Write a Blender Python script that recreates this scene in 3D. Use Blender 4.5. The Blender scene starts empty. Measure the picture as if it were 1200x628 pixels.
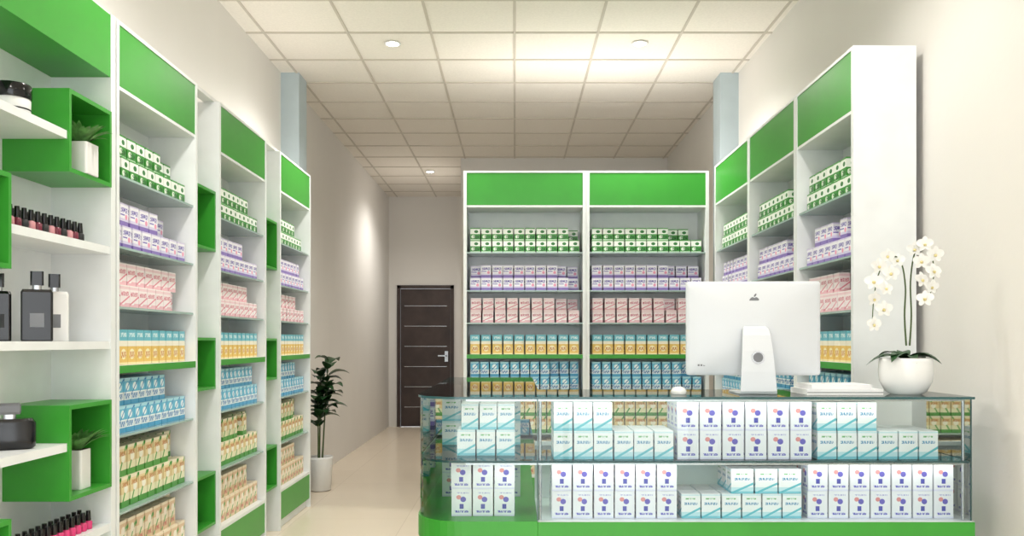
import bpy, math, random
from mathutils import Matrix, Vector
random.seed(7)
E=1.31; F=1016.0
scene=bpy.context.scene
def lin(c):
    return tuple([((v/255)/12.92 if v/255<=0.04045 else (((v/255)+0.055)/1.055)**2.4) for v in c])+(1,)
# ---------------- materials ----------------
def mat(name,c,rough=0.5,metal=0.0,noise=0.03,scale=8,emit=None,bump=0.0,coat=0.0,spec=0.5):
    m=bpy.data.materials.new(name); m.use_nodes=True
    nt=m.node_tree; b=nt.nodes['Principled BSDF']
    L=lin(c)
    b.inputs['Roughness'].default_value=rough; b.inputs['Metallic'].default_value=metal
    b.inputs['Specular IOR Level'].default_value=spec
    b.inputs['Coat Weight'].default_value=coat
    tc=nt.nodes.new('ShaderNodeTexCoord'); n=nt.nodes.new('ShaderNodeTexNoise')
    n.inputs['Scale'].default_value=scale; nt.links.new(tc.outputs['Object'],n.inputs['Vector'])
    r=nt.nodes.new('ShaderNodeValToRGB')
    r.color_ramp.elements[0].position=0.3; r.color_ramp.elements[1].position=0.7
    r.color_ramp.elements[0].color=tuple([v*(1-noise) for v in L[:3]])+(1,)
    r.color_ramp.elements[1].color=tuple([min(1,v*(1+noise)) for v in L[:3]])+(1,)
    nt.links.new(n.outputs['Fac'],r.inputs['Fac']); nt.links.new(r.outputs['Color'],b.inputs['Base Color'])
    if bump>0:
        bp=nt.nodes.new('ShaderNodeBump'); bp.inputs['Strength'].default_value=bump; bp.inputs['Distance'].default_value=0.01
        n2=nt.nodes.new('ShaderNodeTexNoise'); n2.inputs['Scale'].default_value=scale*25
        nt.links.new(tc.outputs['Object'],n2.inputs['Vector'])
        nt.links.new(n2.outputs['Fac'],bp.inputs['Height']); nt.links.new(bp.outputs['Normal'],b.inputs['Normal'])
    if emit:
        b.inputs['Emission Color'].default_value=L; b.inputs['Emission Strength'].default_value=emit
    return m
def glassmat(name,c,base=0.03):
    m=bpy.data.materials.new(name); m.use_nodes=True; nt=m.node_tree
    for n in list(nt.nodes): nt.nodes.remove(n)
    o=nt.nodes.new('ShaderNodeOutputMaterial'); t=nt.nodes.new('ShaderNodeBsdfTransparent'); g=nt.nodes.new('ShaderNodeBsdfGlossy')
    g.inputs['Roughness'].default_value=0.02; t.inputs['Color'].default_value=lin(c)
    f=nt.nodes.new('ShaderNodeFresnel'); f.inputs['IOR'].default_value=1.45
    mx=nt.nodes.new('ShaderNodeMixShader')
    nt.links.new(f.outputs[0],mx.inputs[0]); nt.links.new(t.outputs[0],mx.inputs[1]); nt.links.new(g.outputs[0],mx.inputs[2])
    nt.links.new(mx.outputs[0],o.inputs[0]); return m
def pack(name,bands,marks,top=None):
    m=bpy.data.materials.new(name); m.use_nodes=True; nt=m.node_tree; b=nt.nodes['Principled BSDF']
    b.inputs['Roughness'].default_value=0.4
    uv=nt.nodes.new('ShaderNodeUVMap'); uv.uv_map='UVMap'
    s=nt.nodes.new('ShaderNodeSeparateXYZ'); nt.links.new(uv.outputs[0],s.inputs[0])
    U=s.outputs[0]; V=s.outputs[1]
    r=nt.nodes.new('ShaderNodeValToRGB'); r.color_ramp.interpolation='CONSTANT'
    els=r.color_ramp.elements
    while len(els)<len(bands): els.new(0.5)
    for e,(p,c) in zip(els,bands): e.position=p; 
    for i,(p,c) in enumerate(bands): els[i].position=p; els[i].color=lin(c)
    nt.links.new(V,r.inputs[0]); cur=r.outputs[0]
    def M(op,a,bb):
        n=nt.nodes.new('ShaderNodeMath'); n.operation=op
        for i,x in enumerate((a,bb)):
            if isinstance(x,(int,float)): n.inputs[i].default_value=x
            else: nt.links.new(x,n.inputs[i])
        return n.outputs[0]
    for mk in marks:
        k=mk[0]; u0,v0,ru,rv,c=mk[1:6]
        if k=='e':
            du=M('DIVIDE',M('SUBTRACT',U,u0),ru); dv=M('DIVIDE',M('SUBTRACT',V,v0),rv)
            f=M('LESS_THAN',M('ADD',M('MULTIPLY',du,du),M('MULTIPLY',dv,dv)),1.0)
        elif k=='d':
            f=M('LESS_THAN',M('ABSOLUTE',M('SUBTRACT',M('SUBTRACT',V,v0),M('MULTIPLY',M('SUBTRACT',U,u0),ru)),0),rv)
        else:
            f=M('MULTIPLY',M('LESS_THAN',M('ABSOLUTE',M('SUBTRACT',U,u0),0),ru),M('LESS_THAN',M('ABSOLUTE',M('SUBTRACT',V,v0),0),rv))
            if k=='t':
                n=nt.nodes.new('ShaderNodeTexNoise'); n.inputs['Scale'].default_value=1; n.inputs['Detail'].default_value=0
                mp=nt.nodes.new('ShaderNodeMapping'); mp.inputs['Scale'].default_value=(22,9,1); mp.inputs['Location'].default_value=(u0*7,v0*13,0)
                nt.links.new(uv.outputs[0],mp.inputs[0]); nt.links.new(mp.outputs[0],n.inputs['Vector'])
                f=M('MULTIPLY',f,M('GREATER_THAN',n.outputs['Fac'],0.46))
        mx=nt.nodes.new('ShaderNodeMix'); mx.data_type='RGBA'
        nt.links.new(f,mx.inputs[0]); nt.links.new(cur,mx.inputs[6]); mx.inputs[7].default_value=lin(c); cur=mx.outputs[2]
    nt.links.new(cur,b.inputs['Base Color']); return m
WHITE=mat('white_laminate',(235,238,238),0.35)
WALL=mat('wall_paint',(231,228,223),0.8,scale=2,noise=0.012,bump=0.05)
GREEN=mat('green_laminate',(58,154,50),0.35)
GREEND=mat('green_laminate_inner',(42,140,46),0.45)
SHELFG=mat('frosted_shelf_glass',(165,188,182),0.12)
STEEL=mat('brushed_metal',(180,182,185),0.25,metal=1)
BLACK=mat('black_gloss',(14,14,16),0.15)
BLACKM=mat('black_matte',(28,28,30),0.5)
GLASS=glassmat('counter_glass',(243,250,248))
GEDGE=mat('glass_edge_dark_teal',(52,92,94),0.1)
LEAF=mat('leaf_green',(34,72,36),0.4,noise=0.4,scale=30)
LEAFL=mat('succulent_green',(84,136,70),0.5,noise=0.4,scale=40)
STEM=mat('stem_green',(70,90,45),0.6)
POT=mat('white_ceramic',(236,236,234),0.25)
SOIL=mat('potting_soil',(60,45,35),0.9,noise=0.3,scale=60)
PETAL=mat('orchid_petal',(238,238,234),0.5)
LIP=mat('orchid_lip',(225,210,150),0.5)
WOOD=mat('dark_wood',(58,44,40),0.45,noise=0.25,scale=5)
ALU=mat('computer_shell',(216,220,224),0.28,noise=0.005)
GREY=mat('logo_grey',(112,114,118),0.3)
BLUEW=mat('pilaster_paint',(186,200,205),0.7)
PINK=mat('polish_pink',(220,60,120),0.2)
ROSE=mat('polish_rose',(200,140,145),0.2)
MAROON=mat('polish_maroon',(110,35,55),0.2)
PAPER=mat('white_paperboard',(238,238,238),0.6)
W_=(246,246,246)
P=[
 pack('carton_green',[(0,(236,244,234)),(0.07,(66,146,62)),(0.5,(244,247,240)),(0.92,(80,158,76))],[('e',.3,.28,.2,.14,(232,242,224)),('e',.6,.7,.2,.12,(46,120,56)),('t',.6,.25,.3,.12,(24,84,34))]),
 pack('carton_purple',[(0,(140,118,188)),(0.22,(222,215,240)),(0.34,(245,243,250)),(0.93,(218,210,236))],[('t',.5,.7,.4,.11,(108,92,172)),('e',.75,.42,.14,.12,(238,160,190)),('r',.3,.5,.25,.03,(128,110,192))]),
 pack('carton_pink',[(0,(238,190,198)),(0.2,(251,238,239)),(0.82,(243,212,217)),(0.94,(252,242,242))],[('t',.5,.62,.4,.1,(208,110,132)),('e',.3,.2,.2,.08,(252,242,242)),('d',.5,.32,.4,.04,(228,140,158))]),
 pack('carton_yellow_blue',[(0,(244,228,176)),(0.06,(236,198,108)),(0.52,(247,242,224)),(0.68,(112,190,208))],[('e',.5,.3,.32,.15,(250,240,200)),('t',.5,.28,.3,.09,(206,134,66)),('t',.5,.85,.35,.06,(240,250,250))]),
 pack('carton_blue',[(0,(84,168,210)),(0.18,(243,250,252)),(0.48,(110,192,224)),(0.88,(176,224,240))],[('t',.5,.32,.4,.1,(54,124,186)),('e',.5,.68,.27,.15,(240,250,252)),('d',.5,.65,.6,.035,(54,132,194))]),
 pack('carton_tan_green',[(0,(84,156,70)),(0.2,(240,236,200)),(0.44,(234,214,164)),(0.9,(243,233,206))],[('d',.3,.3,1.0,.08,(78,160,70)),('e',.6,.6,.25,.15,(250,246,230)),('t',.5,.75,.4,.08,(196,134,74))]),
 pack('carton_tan_pink',[(0,(230,204,168)),(0.35,(245,231,206)),(0.6,(227,196,160)),(0.9,(243,227,202))],[('d',.4,.3,.8,.07,(108,174,100)),('e',.6,.65,.25,.15,(250,240,225)),('t',.5,.2,.35,.08,(204,124,112))]),
 pack('carton_white_teal',[(0,(128,202,216)),(0.1,(196,229,236)),(0.26,W_)],[('t',.5,.6,.35,.05,(90,150,190)),('d',.5,.22,.4,.045,(96,190,204)),('t',.5,.8,.3,.03,(120,184,120)),('r',.5,.95,.5,.025,(214,236,240))]),
 pack('carton_white_violet',[(0,(226,226,243)),(0.06,(242,242,246))],[('e',.36,.70,.12,.08,(228,150,150)),('e',.58,.62,.14,.10,(108,100,194)),('r',.5,.36,.1,.09,(80,82,176)),('t',.5,.17,.34,.04,(110,110,196)),('t',.55,.86,.3,.025,(180,180,220))]),
]
# ---------------- mesh builder ----------------
class MB:
    def __init__(s,T=None): s.v=[];s.f=[];s.m=[];s.uv=[];s.sm=[];s.mats=[];s.T=T or Matrix.Identity(4)
    def mi(s,m):
        if m not in s.mats: s.mats.append(m)
        return s.mats.index(m)
    def add(s,vs,fs,m,uvs=None,smooth=False,X=None):
        o=len(s.v); T=s.T@X if X is not None else s.T
        s.v+= [tuple(T@Vector(v)) for v in vs]
        k=s.mi(m)
        for i,f in enumerate(fs):
            s.f.append([a+o for a in f]); s.m.append(k); s.sm.append(smooth)
            s.uv.append(uvs[i] if uvs else [(0,0)]*len(f))
    def box(s,x0,x1,y0,y1,z0,z1,m,X=None):
        vs=[(x0,y0,z0),(x1,y0,z0),(x1,y1,z0),(x0,y1,z0),(x0,y0,z1),(x1,y0,z1),(x1,y1,z1),(x0,y1,z1)]
        q=[(0,0),(1,0),(1,1),(0,1)]; tt=[(.5,.985)]*4
        s.add(vs,[(0,1,5,4),(1,2,6,5),(2,3,7,6),(3,0,4,7),(4,5,6,7),(3,2,1,0)],m,[q,q,q,q,tt,tt],X=X)
    def carton(s,cx,cy,z,w,d,h,m,rot=0):
        X=Matrix.Translation((cx,cy,z))@Matrix.Rotation(rot,4,'Z')
        s.box(-w/2,w/2,-d/2,d/2,0,h,m,X=X)
    def prism(s,outl,z0,z1,m,side=None,top=None):
        n=len(outl); vs=[(x,y,z0) for x,y in outl]+[(x,y,z1) for x,y in outl]
        s.add(vs,[(i,(i+1)%n,n+(i+1)%n,n+i) for i in range(n)],side or m)
        s.add(vs,[tuple(range(n,2*n)),tuple(reversed(range(n)))],top or m)
    def loft(s,rings,m,smooth=True,caps=True,X=None):
        n=len(rings[0]); vs=[p for r in rings for p in r]; fs=[]
        for k in range(len(rings)-1):
            for i in range(n): fs.append((k*n+i,k*n+(i+1)%n,(k+1)*n+(i+1)%n,(k+1)*n+i))
        s.add(vs,fs,m,smooth=smooth,X=X)
        if caps: s.add(vs,[tuple(reversed(range(n))),tuple(range((len(rings)-1)*n,len(rings)*n))],m,X=X)
    def lathe(s,cx,cy,prof,m,seg=28,smooth=True):
        s.loft([[(cx+r*math.cos(2*math.pi*i/seg),cy+r*math.sin(2*math.pi*i/seg),z) for i in range(seg)] for r,z in prof],m,smooth)
    def rr(s,cx,cy,w,d,r,levels,m,rot=0,smooth=False):
        def ring(z,sc):
            ww=w*sc/2;dd=d*sc/2;rr_=min(r*sc,ww*.99,dd*.99);o=[]
            for (sx,sy,a0) in ((1,-1,-90),(1,1,0),(-1,1,90),(-1,-1,180)):
                for k in range(5):
                    a=math.radians(a0+k*22.5); o.append((sx*(ww-rr_)+rr_*math.cos(a),sy*(dd-rr_)+rr_*math.sin(a),z))
            return o
        s.loft([ring(z,sc) for z,sc in levels],m,smooth,X=Matrix.Translation((cx,cy,0))@Matrix.Rotation(rot,4,'Z'))
    def tube(s,pts,r,m,seg=8):
        P_=[Vector(p) for p in pts]; out=[]
        for i in range(len(P_)-1):
            a=P_[max(i-1,0)];b=P_[i];c=P_[i+1];d=P_[min(i+2,len(P_)-1)]
            for k in range(5):
                t=k/5; out.append(.5*((2*b)+(c-a)*t+(2*a-5*b+4*c-d)*t*t+(-a+3*b-3*c+d)*t**3))
        out.append(P_[-1]); rings=[]
        for i,p in enumerate(out):
            tg=(out[min(i+1,len(out)-1)]-out[max(i-1,0)]).normalized()
            u=tg.cross(Vector((.3,1,.1))).normalized(); w=tg.cross(u)
            rad=r if not isinstance(r,tuple) else r[0]+(r[1]-r[0])*i/(len(out)-1)
            rings.append([tuple(p+rad*(math.cos(2*math.pi*k/seg)*u+math.sin(2*math.pi*k/seg)*w)) for k in range(seg)])
        s.loft(rings,m)
    def leaf(s,p,d,L,W,rise,droop,m,n=8):
        p=Vector(p);d=Vector(d).normalized();c=d.cross(Vector((0,0,1)));
        c=c.normalized() if c.length>.01 else Vector((1,0,0))
        vs=[];fs=[]
        for i in range(n+1):
            t=i/n; q=p+d*L*t+Vector((0,0,L*(rise*t-droop*t*t))); w=W*.5*math.sin(math.pi*min(1,(.06+.94*t))**.85)
            vs+=[tuple(q-c*w+Vector((0,0,w*.3))),tuple(q),tuple(q+c*w+Vector((0,0,w*.3)))]
        for i in range(n):
            a=i*3; fs+=[(a,a+1,a+4,a+3),(a+1,a+2,a+5,a+4)]
        s.add(vs,fs,m,smooth=True)
    def finish(s,name,bevel=0,parent=None):
        me=bpy.data.meshes.new(name); me.from_pydata(s.v,[],s.f); 
        for m in s.mats: me.materials.append(m)
        me.polygons.foreach_set('material_index',s.m); me.polygons.foreach_set('use_smooth',s.sm)
        ul=me.uv_layers.new(name='UVMap'); flat=[c for f in s.uv for uvc in f for c in uvc]
        ul.data.foreach_set('uv',flat); me.update()
        o=bpy.data.objects.new(name,me); scene.collection.objects.link(o)
        if bevel:
            b=o.modifiers.new('bevel','BEVEL'); b.width=bevel; b.segments=2; b.limit_method='ANGLE'; b.angle_limit=math.radians(40)
        if parent: o.parent=parent
        return o
# ---------------- room ----------------
XL,XR,YF,YB,ZC=-1.93,1.85,-2.5,13.3,E+2.22
def simple(name,a,m):
    b=MB(); b.box(*a,m); return b.finish(name)
def floor_mat():
    m=mat('floor_tile',(242,232,216),0.25,noise=0.04,scale=3); nt=m.node_tree; b=nt.nodes['Principled BSDF']
    tc=nt.nodes.new('ShaderNodeTexCoord'); br=nt.nodes.new('ShaderNodeTexBrick'); br.offset=0
    br.inputs['Scale'].default_value=1; br.inputs['Brick Width'].default_value=.8; br.inputs['Row Height'].default_value=.8; br.inputs['Mortar Size'].default_value=.002
    br.inputs['Color1'].default_value=lin((242,230,212)); br.inputs['Color2'].default_value=lin((238,226,208)); br.inputs['Mortar'].default_value=lin((220,206,188))
    nt.links.new(tc.outputs['Object'],br.inputs['Vector'])
    mx=nt.nodes.new('ShaderNodeMix'); mx.data_type='RGBA'; mx.blend_type='MULTIPLY'; mx.inputs[0].default_value=.25
    old=b.inputs['Base Color'].links[0].from_socket
    nt.links.new(br.outputs['Color'],mx.inputs[6]); nt.links.new(old,mx.inputs[7]); nt.links.new(mx.outputs[2],b.inputs['Base Color']); return m
simple('floor',(XL-.1,XR+.1,YF-.1,YB+.1,-.1,0),floor_mat())
simple('wall_left',(XL-.1,XL,YF-.1,YB+.1,0,ZC+.1),WALL)
simple('wall_right',(XR,XR+.1,YF-.1,YB+.1,0,ZC+.1),WALL)
DX0,DX1,DH=-1.80,-.93,2.17
b=MB(); b.box(XL,DX0,YB,YB+.1,0,ZC,WALL); b.box(DX1,XR,YB,YB+.1,0,ZC,WALL); b.box(DX0,DX1,YB,YB+.1,DH,ZC,WALL); b.finish('wall_back')
b=MB(); b.box(-.65,XR,10.5,10.6,0,ZC,WALL); b.box(-.65,-.55,10.6,YB,0,ZC,WALL); b.finish('wall_partition')
b=MB()
for x in (XL,-.7,.5,XR-.06): b.box(x,x+.06,YF-.06,YF,0,ZC,STEEL)
for z in (0,2.4,ZC-.08): b.box(XL,XR,YF-.055,YF-.005,z,z+.08,STEEL)
b.finish('window_1')
CEIL=mat('ceiling_tile',(242,236,226),0.9,noise=0.03,scale=60,bump=0.15)
TB=mat('ceiling_grid_bar',(205,197,184),0.6)
simple('ceiling',(XL-.1,XR+.1,YF-.1,YB+.1,ZC,ZC+.1),CEIL)
b=MB()
for i in range(-3,4): 
    b.box(i*.6-.009,i*.6+.009,YF,YB,ZC-.006,ZC-.0005,TB)
y=6.23-.6*14
while y<YB:
    b.box(XL,XR,y-.011,y+.011,ZC-.0065,ZC-.0005,TB); y+=.6
b.finish('trim_ceiling_grid')
simple('trim_pilaster_left',(XL,-1.78,7.16,7.42,0,ZC),BLUEW)
simple('trim_pilaster_right',(1.70,XR,7.16,7.42,0,ZC),BLUEW)
b=MB(); b.box(DX0,DX0+.05,YB-.03,YB+.1,0,DH,WOOD); b.box(DX1-.05,DX1,YB-.03,YB+.1,0,DH,WOOD); b.box(DX0,DX1,YB-.03,YB+.1,DH-.05,DH,WOOD)
b.box(DX0+.055,DX1-.055,YB,YB+.05,.005,DH-.055,WOOD)
for k in range(6):
    z=.3+.31*k; b.box(DX0+.11,DX1-.11,YB-.004,YB+.001,z,z+.008,STEEL)
b.box(DX1-.14,DX1-.09,YB-.01,YB,1.0,1.16,STEEL); b.box(DX1-.24,DX1-.1,YB-.06,YB-.045,1.08,1.1,STEEL); b.box(DX1-.125,DX1-.105,YB-.06,YB,1.08,1.1,STEEL)
b.finish('door_1')
# downlights
EM=mat('lamp_glow',(255,248,232),0.5,emit=14)
def downlight(x,y,power=55,z=ZC):
    e=bpy.data.objects.new('ceiling_downlight',None); scene.collection.objects.link(e)
    b=MB(); b.lathe(x,y,[(.062,z-.012),(.062,z-.006),(.05,z-.001)],POT); b.finish('ring',parent=e)
    b=MB(); b.lathe(x,y,[(.045,z-.0145),(.045,z-.0125)],EM); b.finish('lens',parent=e)
    l=bpy.data.lights.new('lamp','SPOT'); l.energy=power; l.spot_size=math.radians(155); l.spot_blend=.8; l.shadow_soft_size=.12; l.color=(1,.965,.915)
    o=bpy.data.objects.new('lamp',l); o.location=(x,y,z-.16); scene.collection.objects.link(o); o.parent=e
for (x,y,p) in ((-.906,6.44,118),(.93,6.44,108),(-.9,3.5,92),(.9,3.5,68),(-.9,.7,82),(.9,.7,48),(-1.1,11.3,85)):  # the nearer pairs, out of view, are added for more ambient light
    downlight(x,y,p)
def ceiling_fill(x,y,lx,ly,z,p):  # unseen uplight added on the shelf tops to brighten the ceiling
    e=bpy.data.objects.new('added_ceiling_fill',None); scene.collection.objects.link(e)
    b=MB(); b.box(x-lx/2,x+lx/2,y-ly/2,y+ly/2,z+.0005,z+.02,POT); b.finish('fill_base',parent=e)
    l=bpy.data.lights.new('fill_uplight','AREA'); l.shape='RECTANGLE'; l.size=lx; l.size_y=ly; l.energy=p; l.color=(1,.965,.92)
    o=bpy.data.objects.new('fill_uplight',l); o.location=(x,y,z+.025); o.rotation_euler=(math.pi,0,0); scene.collection.objects.link(o); o.parent=e
ceiling_fill(-1.68,4.2,.06,5.0,E+1.315,8)
ceiling_fill(.55,6.93,1.8,.06,E+1.315,10)
# ---------------- shelving ----------------
SH=[.69,.395,.145,-.10,-.39,-.71,-1.03]
LV=[(0,.08,.095,2),(1,.085,.098,2),(2,.085,.095,2),(3,.075,.15,1),(4,.07,.115,2),(5,.08,.13,2),(6,.08,.13,2)]
def unit(T,W,D,Dt,top=E+1.315,near_thick=.025):
    b=MB(T); t=.025
    b.box(0,near_thick,0,Dt,0,top,WHITE); b.box(W-t,W,0,Dt,0,top,WHITE)
    b.box(near_thick,W-t,D,D+.015,.05,top-.02,WHITE); b.box(near_thick,W-t,.0,Dt,top-.015,top,WHITE)
    b.box(near_thick,W-t,.004,D,E+1.05,top-.015,GREEN); b.box(near_thick,W-t,.004,D,E+1.035,E+1.0495,WHITE)
    for i,z in enumerate(SH):
        if i==3: b.box(near_thick,W-t,.004,D,E+z-.032,E+z,WHITE); b.box(near_thick,W-t,.0,.0038,E+z-.032,E+z,GREEN)
        elif i==6: b.box(near_thick,W-t,.006,D,E+z-.02,E+z,WHITE)
        else: b.box(near_thick,W-t,.012,D,E+z-.010,E+z,SHELFG)
    b.box(near_thick,W-t,.004,.02,.07,E-1.05,GREEN); b.box(near_thick,W-t,.03,.045,0,.07,WHITE)
    b.finish('pharmacy_shelving_unit')
    b=MB(T); x0=near_thick+.02; x1=W-t-.02
    for i,(k,w,h,tiers) in enumerate(LV):
        z=E+SH[i]+.0008; dpt=.055 if D<.27 else .07
        for row in range(3):
            yy=.045+dpt/2+row*(dpt+.006)
            if yy+dpt/2>D-.005: break
            wv=w*random.uniform(.96,1.04); n=int((x1-x0)/(wv+.003))
            step=(x1-x0)/n
            for tier in range(tiers):
                cut=random.choice([0,0,1,2]) if tier==0 else random.choice([1,2,3])
                if row>0: cut=max(0,cut-1)
                for j in range(n-cut if tier else n-(cut if random.random()<.3 else 0)):
                    if tier and row==0 and i in (1,2,5) and random.random()<.05: continue
                    b.carton(x0+step*(j+.5),yy+(.012 if tier else 0),z+tier*(h+.0006),wv*.95,dpt*.95,h,P[k],random.uniform(-.05,.05))
    b.finish('medicine_cartons')
Rl=Matrix.Rotation(math.pi/2,4,'Z'); Rr=Matrix.Rotation(-math.pi/2,4,'Z')
XFL=-1.62; XFR=1.527
for y0 in (3.53,4.76,5.99):
    unit(Matrix.Translation((XFL,y0,0))@Rl,.9,.24,.308)
ends=[(3.91,4.715),(4.72,5.66),(5.665,6.62)]
for k,(a,c) in enumerate(ends):
    unit(Matrix.Translation((XFR,c,0))@Rr,c-a,.25,.285,top=E+1.335)
unit(Matrix.Translation((-.394,6.68,0)),.945,.30,.32)
unit(Matrix.Translation((.553,6.68,0)),.945,.30,.32)
for (ya,yb) in ((4.432,4.758),(5.662,5.988)):
    b=MB(); b.box(-1.87,-1.86,ya,yb,.02,E+1.2,WHITE)
    for (za,zb) in ((.49,.82),(-.26,.02),(-1.0,-.71)):
        za+=E; zb+=E
        b.box(-1.86,-1.64,ya,yb,za,za+.015,GREEN); b.box(-1.86,-1.64,ya,yb,zb-.015,zb,GREEN)
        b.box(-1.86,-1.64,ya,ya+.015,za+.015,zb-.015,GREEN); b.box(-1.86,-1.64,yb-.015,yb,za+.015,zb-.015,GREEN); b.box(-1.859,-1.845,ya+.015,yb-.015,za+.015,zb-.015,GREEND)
    b.finish('display_cube_column')
b=MB(); ya,yb=1.6,3.52
b.box(-1.875,-1.86,ya,yb,0,E+1.315,WHITE); b.box(-1.86,XFL,yb-.04,yb,0,E+1.315,WHITE); b.box(-1.86,XFL,ya,ya+.04,0,E+1.315,WHITE)
b.box(-1.86,XFL-.002,ya+.04,yb-.04,E+1.06,E+1.31,GREEN)
b.box(-1.86,XFL-.02,ya+.04,yb-.04,0,E-1.05,GREEN)
def cubby(y0,y1,z0,z1):
    t=.016; z0+=E;z1+=E; x0=-1.86; x1=XFL+.004
    b.box(x0,x1,y0,y1,z0,z0+t,GREEN); b.box(x0,x1,y0,y1,z1-t,z1,GREEN); b.box(x0,x1,y0,y0+t,z0+t,z1-t,GREEN); b.box(x0,x1,y1-t,y1,z0+t,z1-t,GREEN)
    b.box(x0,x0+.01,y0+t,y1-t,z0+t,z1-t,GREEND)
cubby(3.147,3.478,.617,.92); cubby(2.45,2.785,.233,.54); cubby(3.147,3.478,-.582,-.233); cubby(2.45,2.785,-.9,-.57)
def sh(y0,y1,z): b.box(-1.86,XFL-.004,y0,y1,E+z-.03,E+z,WHITE)
sh(1.64,3.146,.765); sh(2.786,3.479,.38); sh(1.64,2.449,.38); sh(1.64,3.479,.0); sh(1.64,3.146,-.37); sh(2.786,3.479,-.73); sh(1.64,2.449,-.73)
b.finish('cosmetics_display_unit')
z=E+.7655; b=MB(); b.lathe(-1.72,2.97,[(.05,z),(.056,z+.004),(.057,z+.06),(.052,z+.066)],POT); b.lathe(-1.72,2.97,[(.058,z+.064),(.06,z+.068),(.06,z+.108),(.056,z+.113)],BLACK); b.lathe(-1.72,2.97,[(.0575,z+.025),(.0575,z+.03)],BLACKM); b.finish('cream_jar')
def planter(x,y,z,w,h,tall):
    b=MB(); b.rr(x,y,w,w,.008,[(z,.97),(z+.003,1),(z+h,1)],POT); b.rr(x,y,w*.86,w*.86,.006,[(z+h,1),(z+h+.001,1)],SOIL)
    for k in range(34):
        a=k*2.4; r=.4+.6*((k*7)%10)/10
        b.leaf((x+.02*math.cos(a),y+.02*math.sin(a),z+h),(math.cos(a),math.sin(a),0),tall*(.6+.35*r),.024,1.7-r*.9,.5,LEAFL,5)
    b.finish('potted_succulent')
planter(-1.66,3.31,E+.6335,.10,.12,.11)
planter(-1.69,3.34,E-.5655,.08,.15,.12)
def polish(x,y,z,m):
    b.lathe(x,y,[(.013,z),(.0145,z+.002),(.0145,z+.028),(.009,z+.033)],m,14); b.lathe(x,y,[(.010,z+.033),(.0105,z+.034),(.008,z+.071)],BLACK,14)
b=MB()
for k in range(12):
    polish(-1.66,2.85+k*.042,E+.3806,[ROSE,MAROON,BLACKM][k%3]); polish(-1.705,2.86+k*.042,E+.3806,[BLACKM,ROSE][k%2])
b.finish('nail_polish_bottles')
b=MB()
for k in range(14):
    polish(-1.66,2.83+k*.042,E-.7294,PINK); polish(-1.70,2.84+k*.042,E-.7294,[PINK,MAROON][k%2])
b.finish('nail_polish_bottles')
def perfume(x,y,w,h,body,rot=.5,lab=PAPER,cap=BLACK):
    z=E+.0006; b=MB(); b.rr(x,y,w,w*.5,.008,[(z,.96),(z+.004,1),(z+h*.7,1),(z+h*.74,.9)],body,rot,)
    b.rr(x,y,w*.3,w*.3,.01,[(z+h*.74,1),(z+h*.8,1)],STEEL,rot); b.rr(x,y,w*.42,w*.42,.006,[(z+h*.8,1),(z+h,1)],cap,rot)
    b.box(-w*.22,w*.22,-w*.25-.001,-w*.25,z+h*.2,z+h*.4,lab,X=Matrix.Translation((x,y,0))@Matrix.Rotation(rot,4,'Z'))
    b.finish('perfume_bottle')
perfume(-1.79,3.01,.075,.235,BLACK,lab=BLACKM); perfume(-1.68,3.05,.1,.245,BLACK,lab=GREY); perfume(-1.72,3.24,.095,.25,POT,lab=GREY)
z=E-.3694; b=MB(); b.rr(-1.73,2.97,.16,.07,.03,[(z,.85),(z+.008,.98),(z+.03,1),(z+.09,1),(z+.105,.85)],BLACK,.5,True); b.rr(-1.73,2.97,.04,.04,.01,[(z+.1,1),(z+.12,1)],STEEL,.5); b.rr(-1.73,2.97,.07,.04,.008,[(z+.12,.9),(z+.128,1),(z+.15,1),(z+.158,.85)],GREY,.5); b.finish('perfume_flacon')
# ---------------- counter ----------------
TOP=E-.205; CX0,CX1,CY0,CY1,CYB=-.374,1.70,3.2,3.7,4.95; CXI=.10
def outline(i,r=.18):
    x0,x1,y0,y1,yb,xi=CX0+i,CX1-i,CY0+i,CY1-i,CYB-i,CXI-i; r=r-i
    o=[(x0+r+r*math.cos(math.radians(a)),y0+r+r*math.sin(math.radians(a))) for a in range(180,271,9)]
    o+=[(x1,y0),(x1,y1),(xi,y1),(xi,yb),(x0,yb)]
    return o
b=MB()
b.prism(outline(0),TOP-.009,TOP,GLASS,side=GEDGE)
b.prism(outline(.014),E-.451,E-.443,GLASS,side=GEDGE)
b.finish('counter_glass_top')
b=MB()
oA=outline(.008)
def ribbon(pts,z0,z1,m):
    n=len(pts); vs=[];
    for (x,y) in pts: vs+=[(x,y,z0),(x,y,z1)]
    b.add(vs,[(2*i,2*i+2,2*i+3,2*i+1) for i in range(n-1)],m)
front=oA[:12]
ribbon([oA[-1]]+front,E-.664,TOP-.0095,GLASS)
ribbon([front[-1],(CX1-.008,CY1-.008)],E-.664,TOP-.0095,GLASS)
b.box(.083,.087,CY0+.009,CY0+.014,E-.664,TOP-.010,GEDGE)
b.box(CX1-.012,CX1-.008,CY0+.009,CY0+.014,E-.664,TOP-.010,GEDGE)
for (x,y) in ((.095,CY0+.03),(CX1-.03,CY0+.03),(CX0+.03,CYB-.05),(.9,CY1-.03)):
    b.lathe(x,y,[(.006,E-.664),(.006,TOP-.010)],STEEL,10)
b2=MB()
left=[p for p in outline(0)[:11]]+[(.085,CY0),(.085,CYB),(CX0,CYB)]
b2.prism(left,E-.745,E-.665,GREEN)
b2.box(.0855,CX1,CY0,CY1,E-.745,E-.668,GREEN); b2.box(.0855,CX1,CY0+.004,CY1,E-.6675,E-.665,WHITE)
b2.prism(outline(.03),.0,E-.7455,WHITE)
b2.box(.0855,CX1-.01,CY1-.012,CY1,E-.664,TOP-.22,WHITE)
c=b2.finish('display_counter',bevel=.001)
g=b.finish('glass_panels',parent=c)
bpy.data.objects['counter_glass_top'].parent=c
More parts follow.
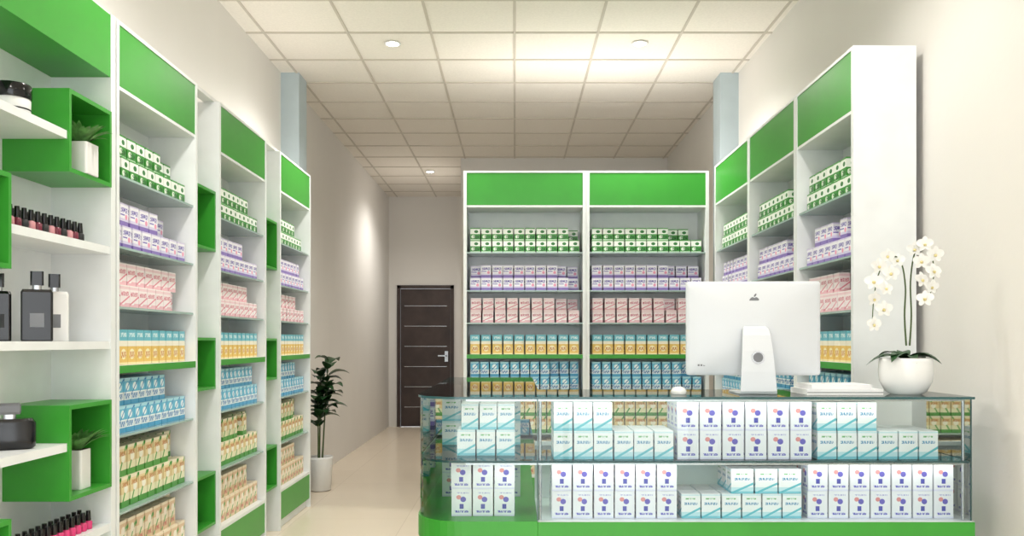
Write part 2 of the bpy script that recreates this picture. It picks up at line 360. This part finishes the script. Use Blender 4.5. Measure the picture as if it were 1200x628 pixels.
for zz,p in ((TOP-.014,.7),(E-.455,.7)):  # fill lights added under the counter glass to brighten the cartons
    b=MB(); b.box(-.18,CX1-.03,CY0+.016,CY0+.022,zz-.003,zz+.004,STEEL); b.finish('counter_fill_bar',parent=c)
    l=bpy.data.lights.new('added_counter_fill','AREA'); l.shape='RECTANGLE'; l.size=1.8; l.size_y=.006; l.energy=p; l.color=(1,1,1)
    o=bpy.data.objects.new('added_counter_fill',l); o.location=(.76,CY0+.024,zz); o.rotation_euler=(math.radians(45),0,0); scene.collection.objects.link(o); o.parent=c
b=MB(); UZ=E-.4425; LZ=E-.6645
def grp(rows,z,h,m,y=3.255,deep=3,d=.07):
    for r,(a,c_) in enumerate(rows):
        x0=(a-603)*(y)/F; x1=(c_-603)*(y)/F; n=max(1,round((c_-a)/24.5)); st=(x1-x0)/n
        for k in range(deep):
            for j in range(n):
                b.carton(x0+st*(j+.5),y+d/2+k*(d+.006),z+r*(h+.0006),st*.93,d,h,m,random.uniform(-.03,.03))
grp([(648,790),(648,718)],UZ,.106,P[7])
grp([(793,952),(793,952)],UZ,.107,P[8])
grp([(957,1100),(957,1028)],UZ,.106,P[7])
grp([(646,794),(646,794)],LZ,.102,P[8])
grp([(798,940),(856,940)],LZ,.092,P[7])
grp([(946,1118),(946,1118)],LZ,.102,P[8])
grp([(528,604),(528,604)],LZ,.102,P[8],3.30,2)
grp([(535,604),(540,604)],UZ,.100,P[7],3.36,2)
for (yy,px,m1,m2) in ((3.75,0,7,8),(3.95,0,8,1),(4.3,0,7,7),(4.6,0,1,8)):
    for zz,m_ in ((UZ,m1),(LZ,m2)):
        for r in range(2):
            for j in range(4):
                b.carton(-.27+j*.085,yy,zz+r*.1006,.08,.07,.1,P[m_])
b.finish('medicine_cartons')
# ---------------- computer ----------------
root=bpy.data.objects.new('desktop_computer',None); scene.collection.objects.link(root)
cx=(882.5-603)*3.45/F; cy=3.45; cz=E+.052
X=Matrix.Translation((cx,cy,0))@Matrix.Rotation(math.radians(-3),4,'Z')
def rrxz(w,h,r,y,zc,n=6):
    o=[]
    for (sx,sz,a0) in ((1,-1,-90),(1,1,0),(-1,1,90),(-1,-1,180)):
        for k in range(n):
            a=math.radians(a0+k*90/(n-1)); o.append((sx*(w/2-r)+r*math.cos(a),y,zc+sz*(h/2-r)+r*math.sin(a)))
    return o
w,h=.528,.374
b=MB(X); rings=[rrxz(w,h,.012,.012,cz),rrxz(w,h,.012,.004,cz),rrxz(w*.992,h*.99,.014,0,cz),rrxz(w*.93,h*.92,.03,-.006,cz),rrxz(w*.75,h*.74,.05,-.017,cz),rrxz(w*.5,h*.5,.05,-.027,cz),rrxz(w*.2,h*.2,.03,-.032,cz)]
b.loft(rings,ALU); b.finish('screen_housing',parent=root)
b=MB(X); b.box(-w/2+.008,w/2-.008,.0122,.0135,cz-h/2+.06,cz+h/2-.008,BLACK); b.finish('screen',parent=root)
sec=[(-.030,cz+.005,.085),(-.046,cz-.004,.10),(-.062,cz-.03,.108),(-.078,cz-.09,.118),(-.092,cz-.17,.130),(-.098,TOP+.012,.140),(-.090,TOP+.0045,.146),(-.06,TOP+.004,.15),(.09,TOP+.004,.155)]
rings=[]
for i,(yy,zz,ww) in enumerate(sec):
    a=sec[max(i-1,0)];c_=sec[min(i+1,len(sec)-1)]; ty,tz=c_[0]-a[0],c_[1]-a[1]; l=math.hypot(ty,tz); ny,nz=-tz/l*.0035,ty/l*.0035
    rings.append([(-ww/2,yy-ny,zz-nz),(ww/2,yy-ny,zz-nz),(ww/2,yy+ny,zz+nz),(-ww/2,yy+ny,zz+nz)])
b=MB(X); b.loft(rings,ALU,smooth=False); b.finish('stand',bevel=.0015,parent=root)
def disc_xz(b,x,z,y,r,m,seg=28):
    pts=[(x+r*math.cos(2*math.pi*k/seg),y,z+r*math.sin(2*math.pi*k/seg)) for k in range(seg)]
    b.add(pts,[tuple(range(seg))],m)
b=MB(X@Matrix.Translation((0,-.0855,cz-.115))@Matrix.Rotation(math.radians(-9),4,'X'))
disc_xz(b,0,0,-.0045,.024,STEEL); disc_xz(b,0,0,-.0052,.019,GREY); b.finish('cable_hole',parent=root)
pts=[]
for k in range(72):
    a=2*math.pi*k/72; x=math.cos(a)*.92; z_=math.sin(a)
    x*=1.0-.14*max(0,-math.sin(a)); z_*=.95
    z_-=.20*math.exp(-(x/.22)**2) if z_>.5 else 0
    z_+=.10*math.exp(-(x/.2)**2) if z_<-.5 else 0
    dx,dz=x-1.15,z_-.12; q=math.hypot(dx,dz)
    if q<.45: x,z_=1.15+dx/q*.45,.12+dz/q*.45
    pts.append((x,z_))
s=.023; lc=cz+.103; b=MB(X); yl=-.0235
b.add([(0,yl,lc)]+[(p[0]*s,yl,lc+p[1]*s) for p in pts],[(0,1+i,1+(i+1)%72) for i in range(72)],GREY)
b.add([(p[0]*s,-.008,lc+p[1]*s) for p in pts]+[(p[0]*s,yl,lc+p[1]*s) for p in pts],[(i,(i+1)%72,72+(i+1)%72,72+i) for i in range(72)],GREY)
lf=[]
for k in range(16):
    a=2*math.pi*k/16; u,v=.34*math.cos(a),.15*math.sin(a)
    c45=math.cos(math.radians(55)); s45=math.sin(math.radians(55)); lf.append((.16+u*c45-v*s45,1.2+u*s45+v*c45))
b.add([(p[0]*s,yl+.003,lc+p[1]*s) for p in lf],[tuple(range(16))],GREY)
b.finish('logo_mark',parent=root)
b=MB(X)
for k in range(7): b.box(-.22+k*.011,-.213+k*.011,-.0125,-.001,cz-.150,cz-.143,GREY)
b.finish('rear_lettering',parent=root)
b=MB(); mx=(797-603)*3.35/F
b.loft([[(mx+.03*sc*math.cos(a*math.pi/10),3.38+.05*sc*math.sin(a*math.pi/10),TOP+.0005+zz) for a in range(20)] for sc,zz in ((.9,0),(1,.006),(.95,.015),(.75,.023),(.4,.028))],POT); b.finish('computer_mouse')
b=MB(); x0=(946-603)*3.3/F; 
b.box(x0,x0+.29,3.3,3.5,TOP+.0005,TOP+.022,PAPER); b.box(x0+.02,x0+.25,3.31,3.49,TOP+.0225,TOP+.04,PAPER)
b.box(x0+.0,x0+.29,3.2995,3.3,TOP+.009,TOP+.012,GREY); b.finish('document_boxes',bevel=.002)
# ---------------- orchid ----------------
ox=(1064-603)*3.36/F; oy=3.38
b=MB(); zt=TOP+.0006
b.lathe(ox,oy,[(.055,zt),(.075,zt+.01),(.096,zt+.05),(.1,zt+.085),(.098,zt+.125),(.096,zt+.14),(.089,zt+.14),(.084,zt+.12)],POT,36); b.lathe(ox,oy,[(.085,zt+.119),(.085,zt+.1215)],SOIL)
for k,(a,L,wd,ri,dr) in enumerate([(0.1,.15,.06,.55,.65),(3.0,.15,.06,.6,.75),(-.7,.12,.055,.8,.8),(3.9,.13,.055,.75,.8),(1.3,.12,.05,.9,.7),(2.2,.12,.05,.9,.8),(-1.6,.10,.05,.8,.9),(-2.6,.14,.05,.4,.3),(.6,.15,.05,.4,.4)]):
    b.leaf((ox,oy,zt+.13),(math.cos(a),math.sin(a),0),L,wd,ri,dr,LEAF,8)
def flower(c,nrm,s_):
    n=Vector(nrm).normalized(); u=n.cross(Vector((0,0,1))).normalized(); v=u.cross(n); c=Vector(c)
    for k,(ang,Lp,wp) in enumerate(((90,1,.62),(90+72,1.0,.95),(90-72,1.0,.95),(90+144,.95,.6),(90-144,.95,.6))):
        a=math.radians(ang); d=math.cos(a)*u+math.sin(a)*v; e=-math.sin(a)*u+math.cos(a)*v
        vs=[tuple(c)];
        for t in list(range(9))+list(range(7,0,-1)):
            sg=1 if len(vs)<=9 else -1
            ph=math.pi*t/8
            vs.append(tuple(c+s_*(d*(Lp*(.5-.5*math.cos(ph)))+sg*e*(wp*.5*math.sin(ph)))+n*s_*.12*math.sin(ph)))
        vs.append(tuple(c+s_*d*.5*Lp+n*s_*(.02))); m_=len(vs)-1
        b.add(vs,[(i,i+1,m_) for i in range(1,m_-1)]+[(m_-1,1,m_)],PETAL,smooth=True)
    q=c+n*s_*.15-v*s_*.12
    b.loft([[tuple(q+s_*r*(math.cos(k*math.pi/4)*u+math.sin(k*math.pi/4)*v)+n*s_*h_) for k in range(8)] for r,h_ in ((.1,-.12),(.2,0),(.12,.15),(.02,.2))],LIP)
def P3(px,py,y=oy): return ((px-603)*y/F,y,E-(py-400)*y/F)
s1=[P3(1062,405),P3(1060,370),P3(1061,335,oy-.02),P3(1055,305,oy-.03),P3(1042,302,oy-.05),P3(1030,320,oy-.06),P3(1024,350,oy-.07),P3(1022,385,oy-.08)]
s2=[P3(1066,405),P3(1068,370),P3(1067,330,oy+.02),P3(1072,296,oy),P3(1082,285,oy-.02),P3(1092,300,oy-.04),P3(1094,325,oy-.05),P3(1088,352,oy-.06)]
b.tube(s1,(.0035,.0018),STEM); b.tube(s2,(.0035,.0018),STEM)
for (px,py,dy) in ((1052,305,-.04),(1040,300,-.07),(1030,312,-.07),(1044,320,-.08),(1024,330,-.08),(1038,338,-.10),(1024,350,-.09),(1036,362,-.08),(1024,380,-.10),
                   (1072,292,-.02),(1084,286,-.04),(1096,298,-.05),(1080,306,-.07),(1094,318,-.08),(1080,328,-.09),(1092,336,-.08),(1084,350,-.09)):
    p=P3(px,py,oy+dy); flower(p,(random.uniform(-.6,.4),-1,random.uniform(-.3,.3)),random.uniform(.028,.035))
b.finish('potted_orchid')
# ---------------- floor plant ----------------
b=MB(); px_,py_=-1.71,7.62
b.lathe(px_,py_,[(.075,.001),(.095,.01),(.112,.28),(.112,.3),(.1,.3),(.095,.27)],POT); b.lathe(px_,py_,[(.097,.268),(.097,.272)],SOIL)
for st in range(3):
    a0=st*2.1; tip=(px_+.05*math.cos(a0)+.02,py_+.07*math.sin(a0),1.14-.14*st)
    base=(px_+.02*math.cos(a0),py_+.02*math.sin(a0),.27); mid=((base[0]+tip[0])/2,(base[1]+tip[1])/2,(base[2]+tip[2])/2)
    b.tube([base,mid,tip],(.008,.004),STEM)
    for k in range(13):
        t=.5+.5*k/12; a=k*2.4+st
        q=tuple(base[i]+(tip[i]-base[i])*t for i in range(3))
        dx=math.cos(a); dy_=math.sin(a)
        L=.20 if dx>-.2 else .12
        b.leaf(q,(dx,dy_,0),L,.13,.9,.75,LEAF,7)
b.finish('potted_rubber_plant')
# ---------------- lighting ----------------
w=bpy.data.worlds.new('World'); scene.world=w; w.use_nodes=True
w.node_tree.nodes['Background'].inputs[0].default_value=(.94,.975,1,1); w.node_tree.nodes['Background'].inputs[1].default_value=3.8
scene.view_settings.view_transform='Standard'
# ---------------- camera ----------------
cam=bpy.data.cameras.new('camera'); cam.sensor_width=36; cam.lens=F/1200*36; cam.shift_y=86/1200; cam.shift_x=-3/1200
co=bpy.data.objects.new('camera',cam); co.location=(0,0,E); co.rotation_euler=(math.pi/2,0,0); scene.collection.objects.link(co); scene.camera=co
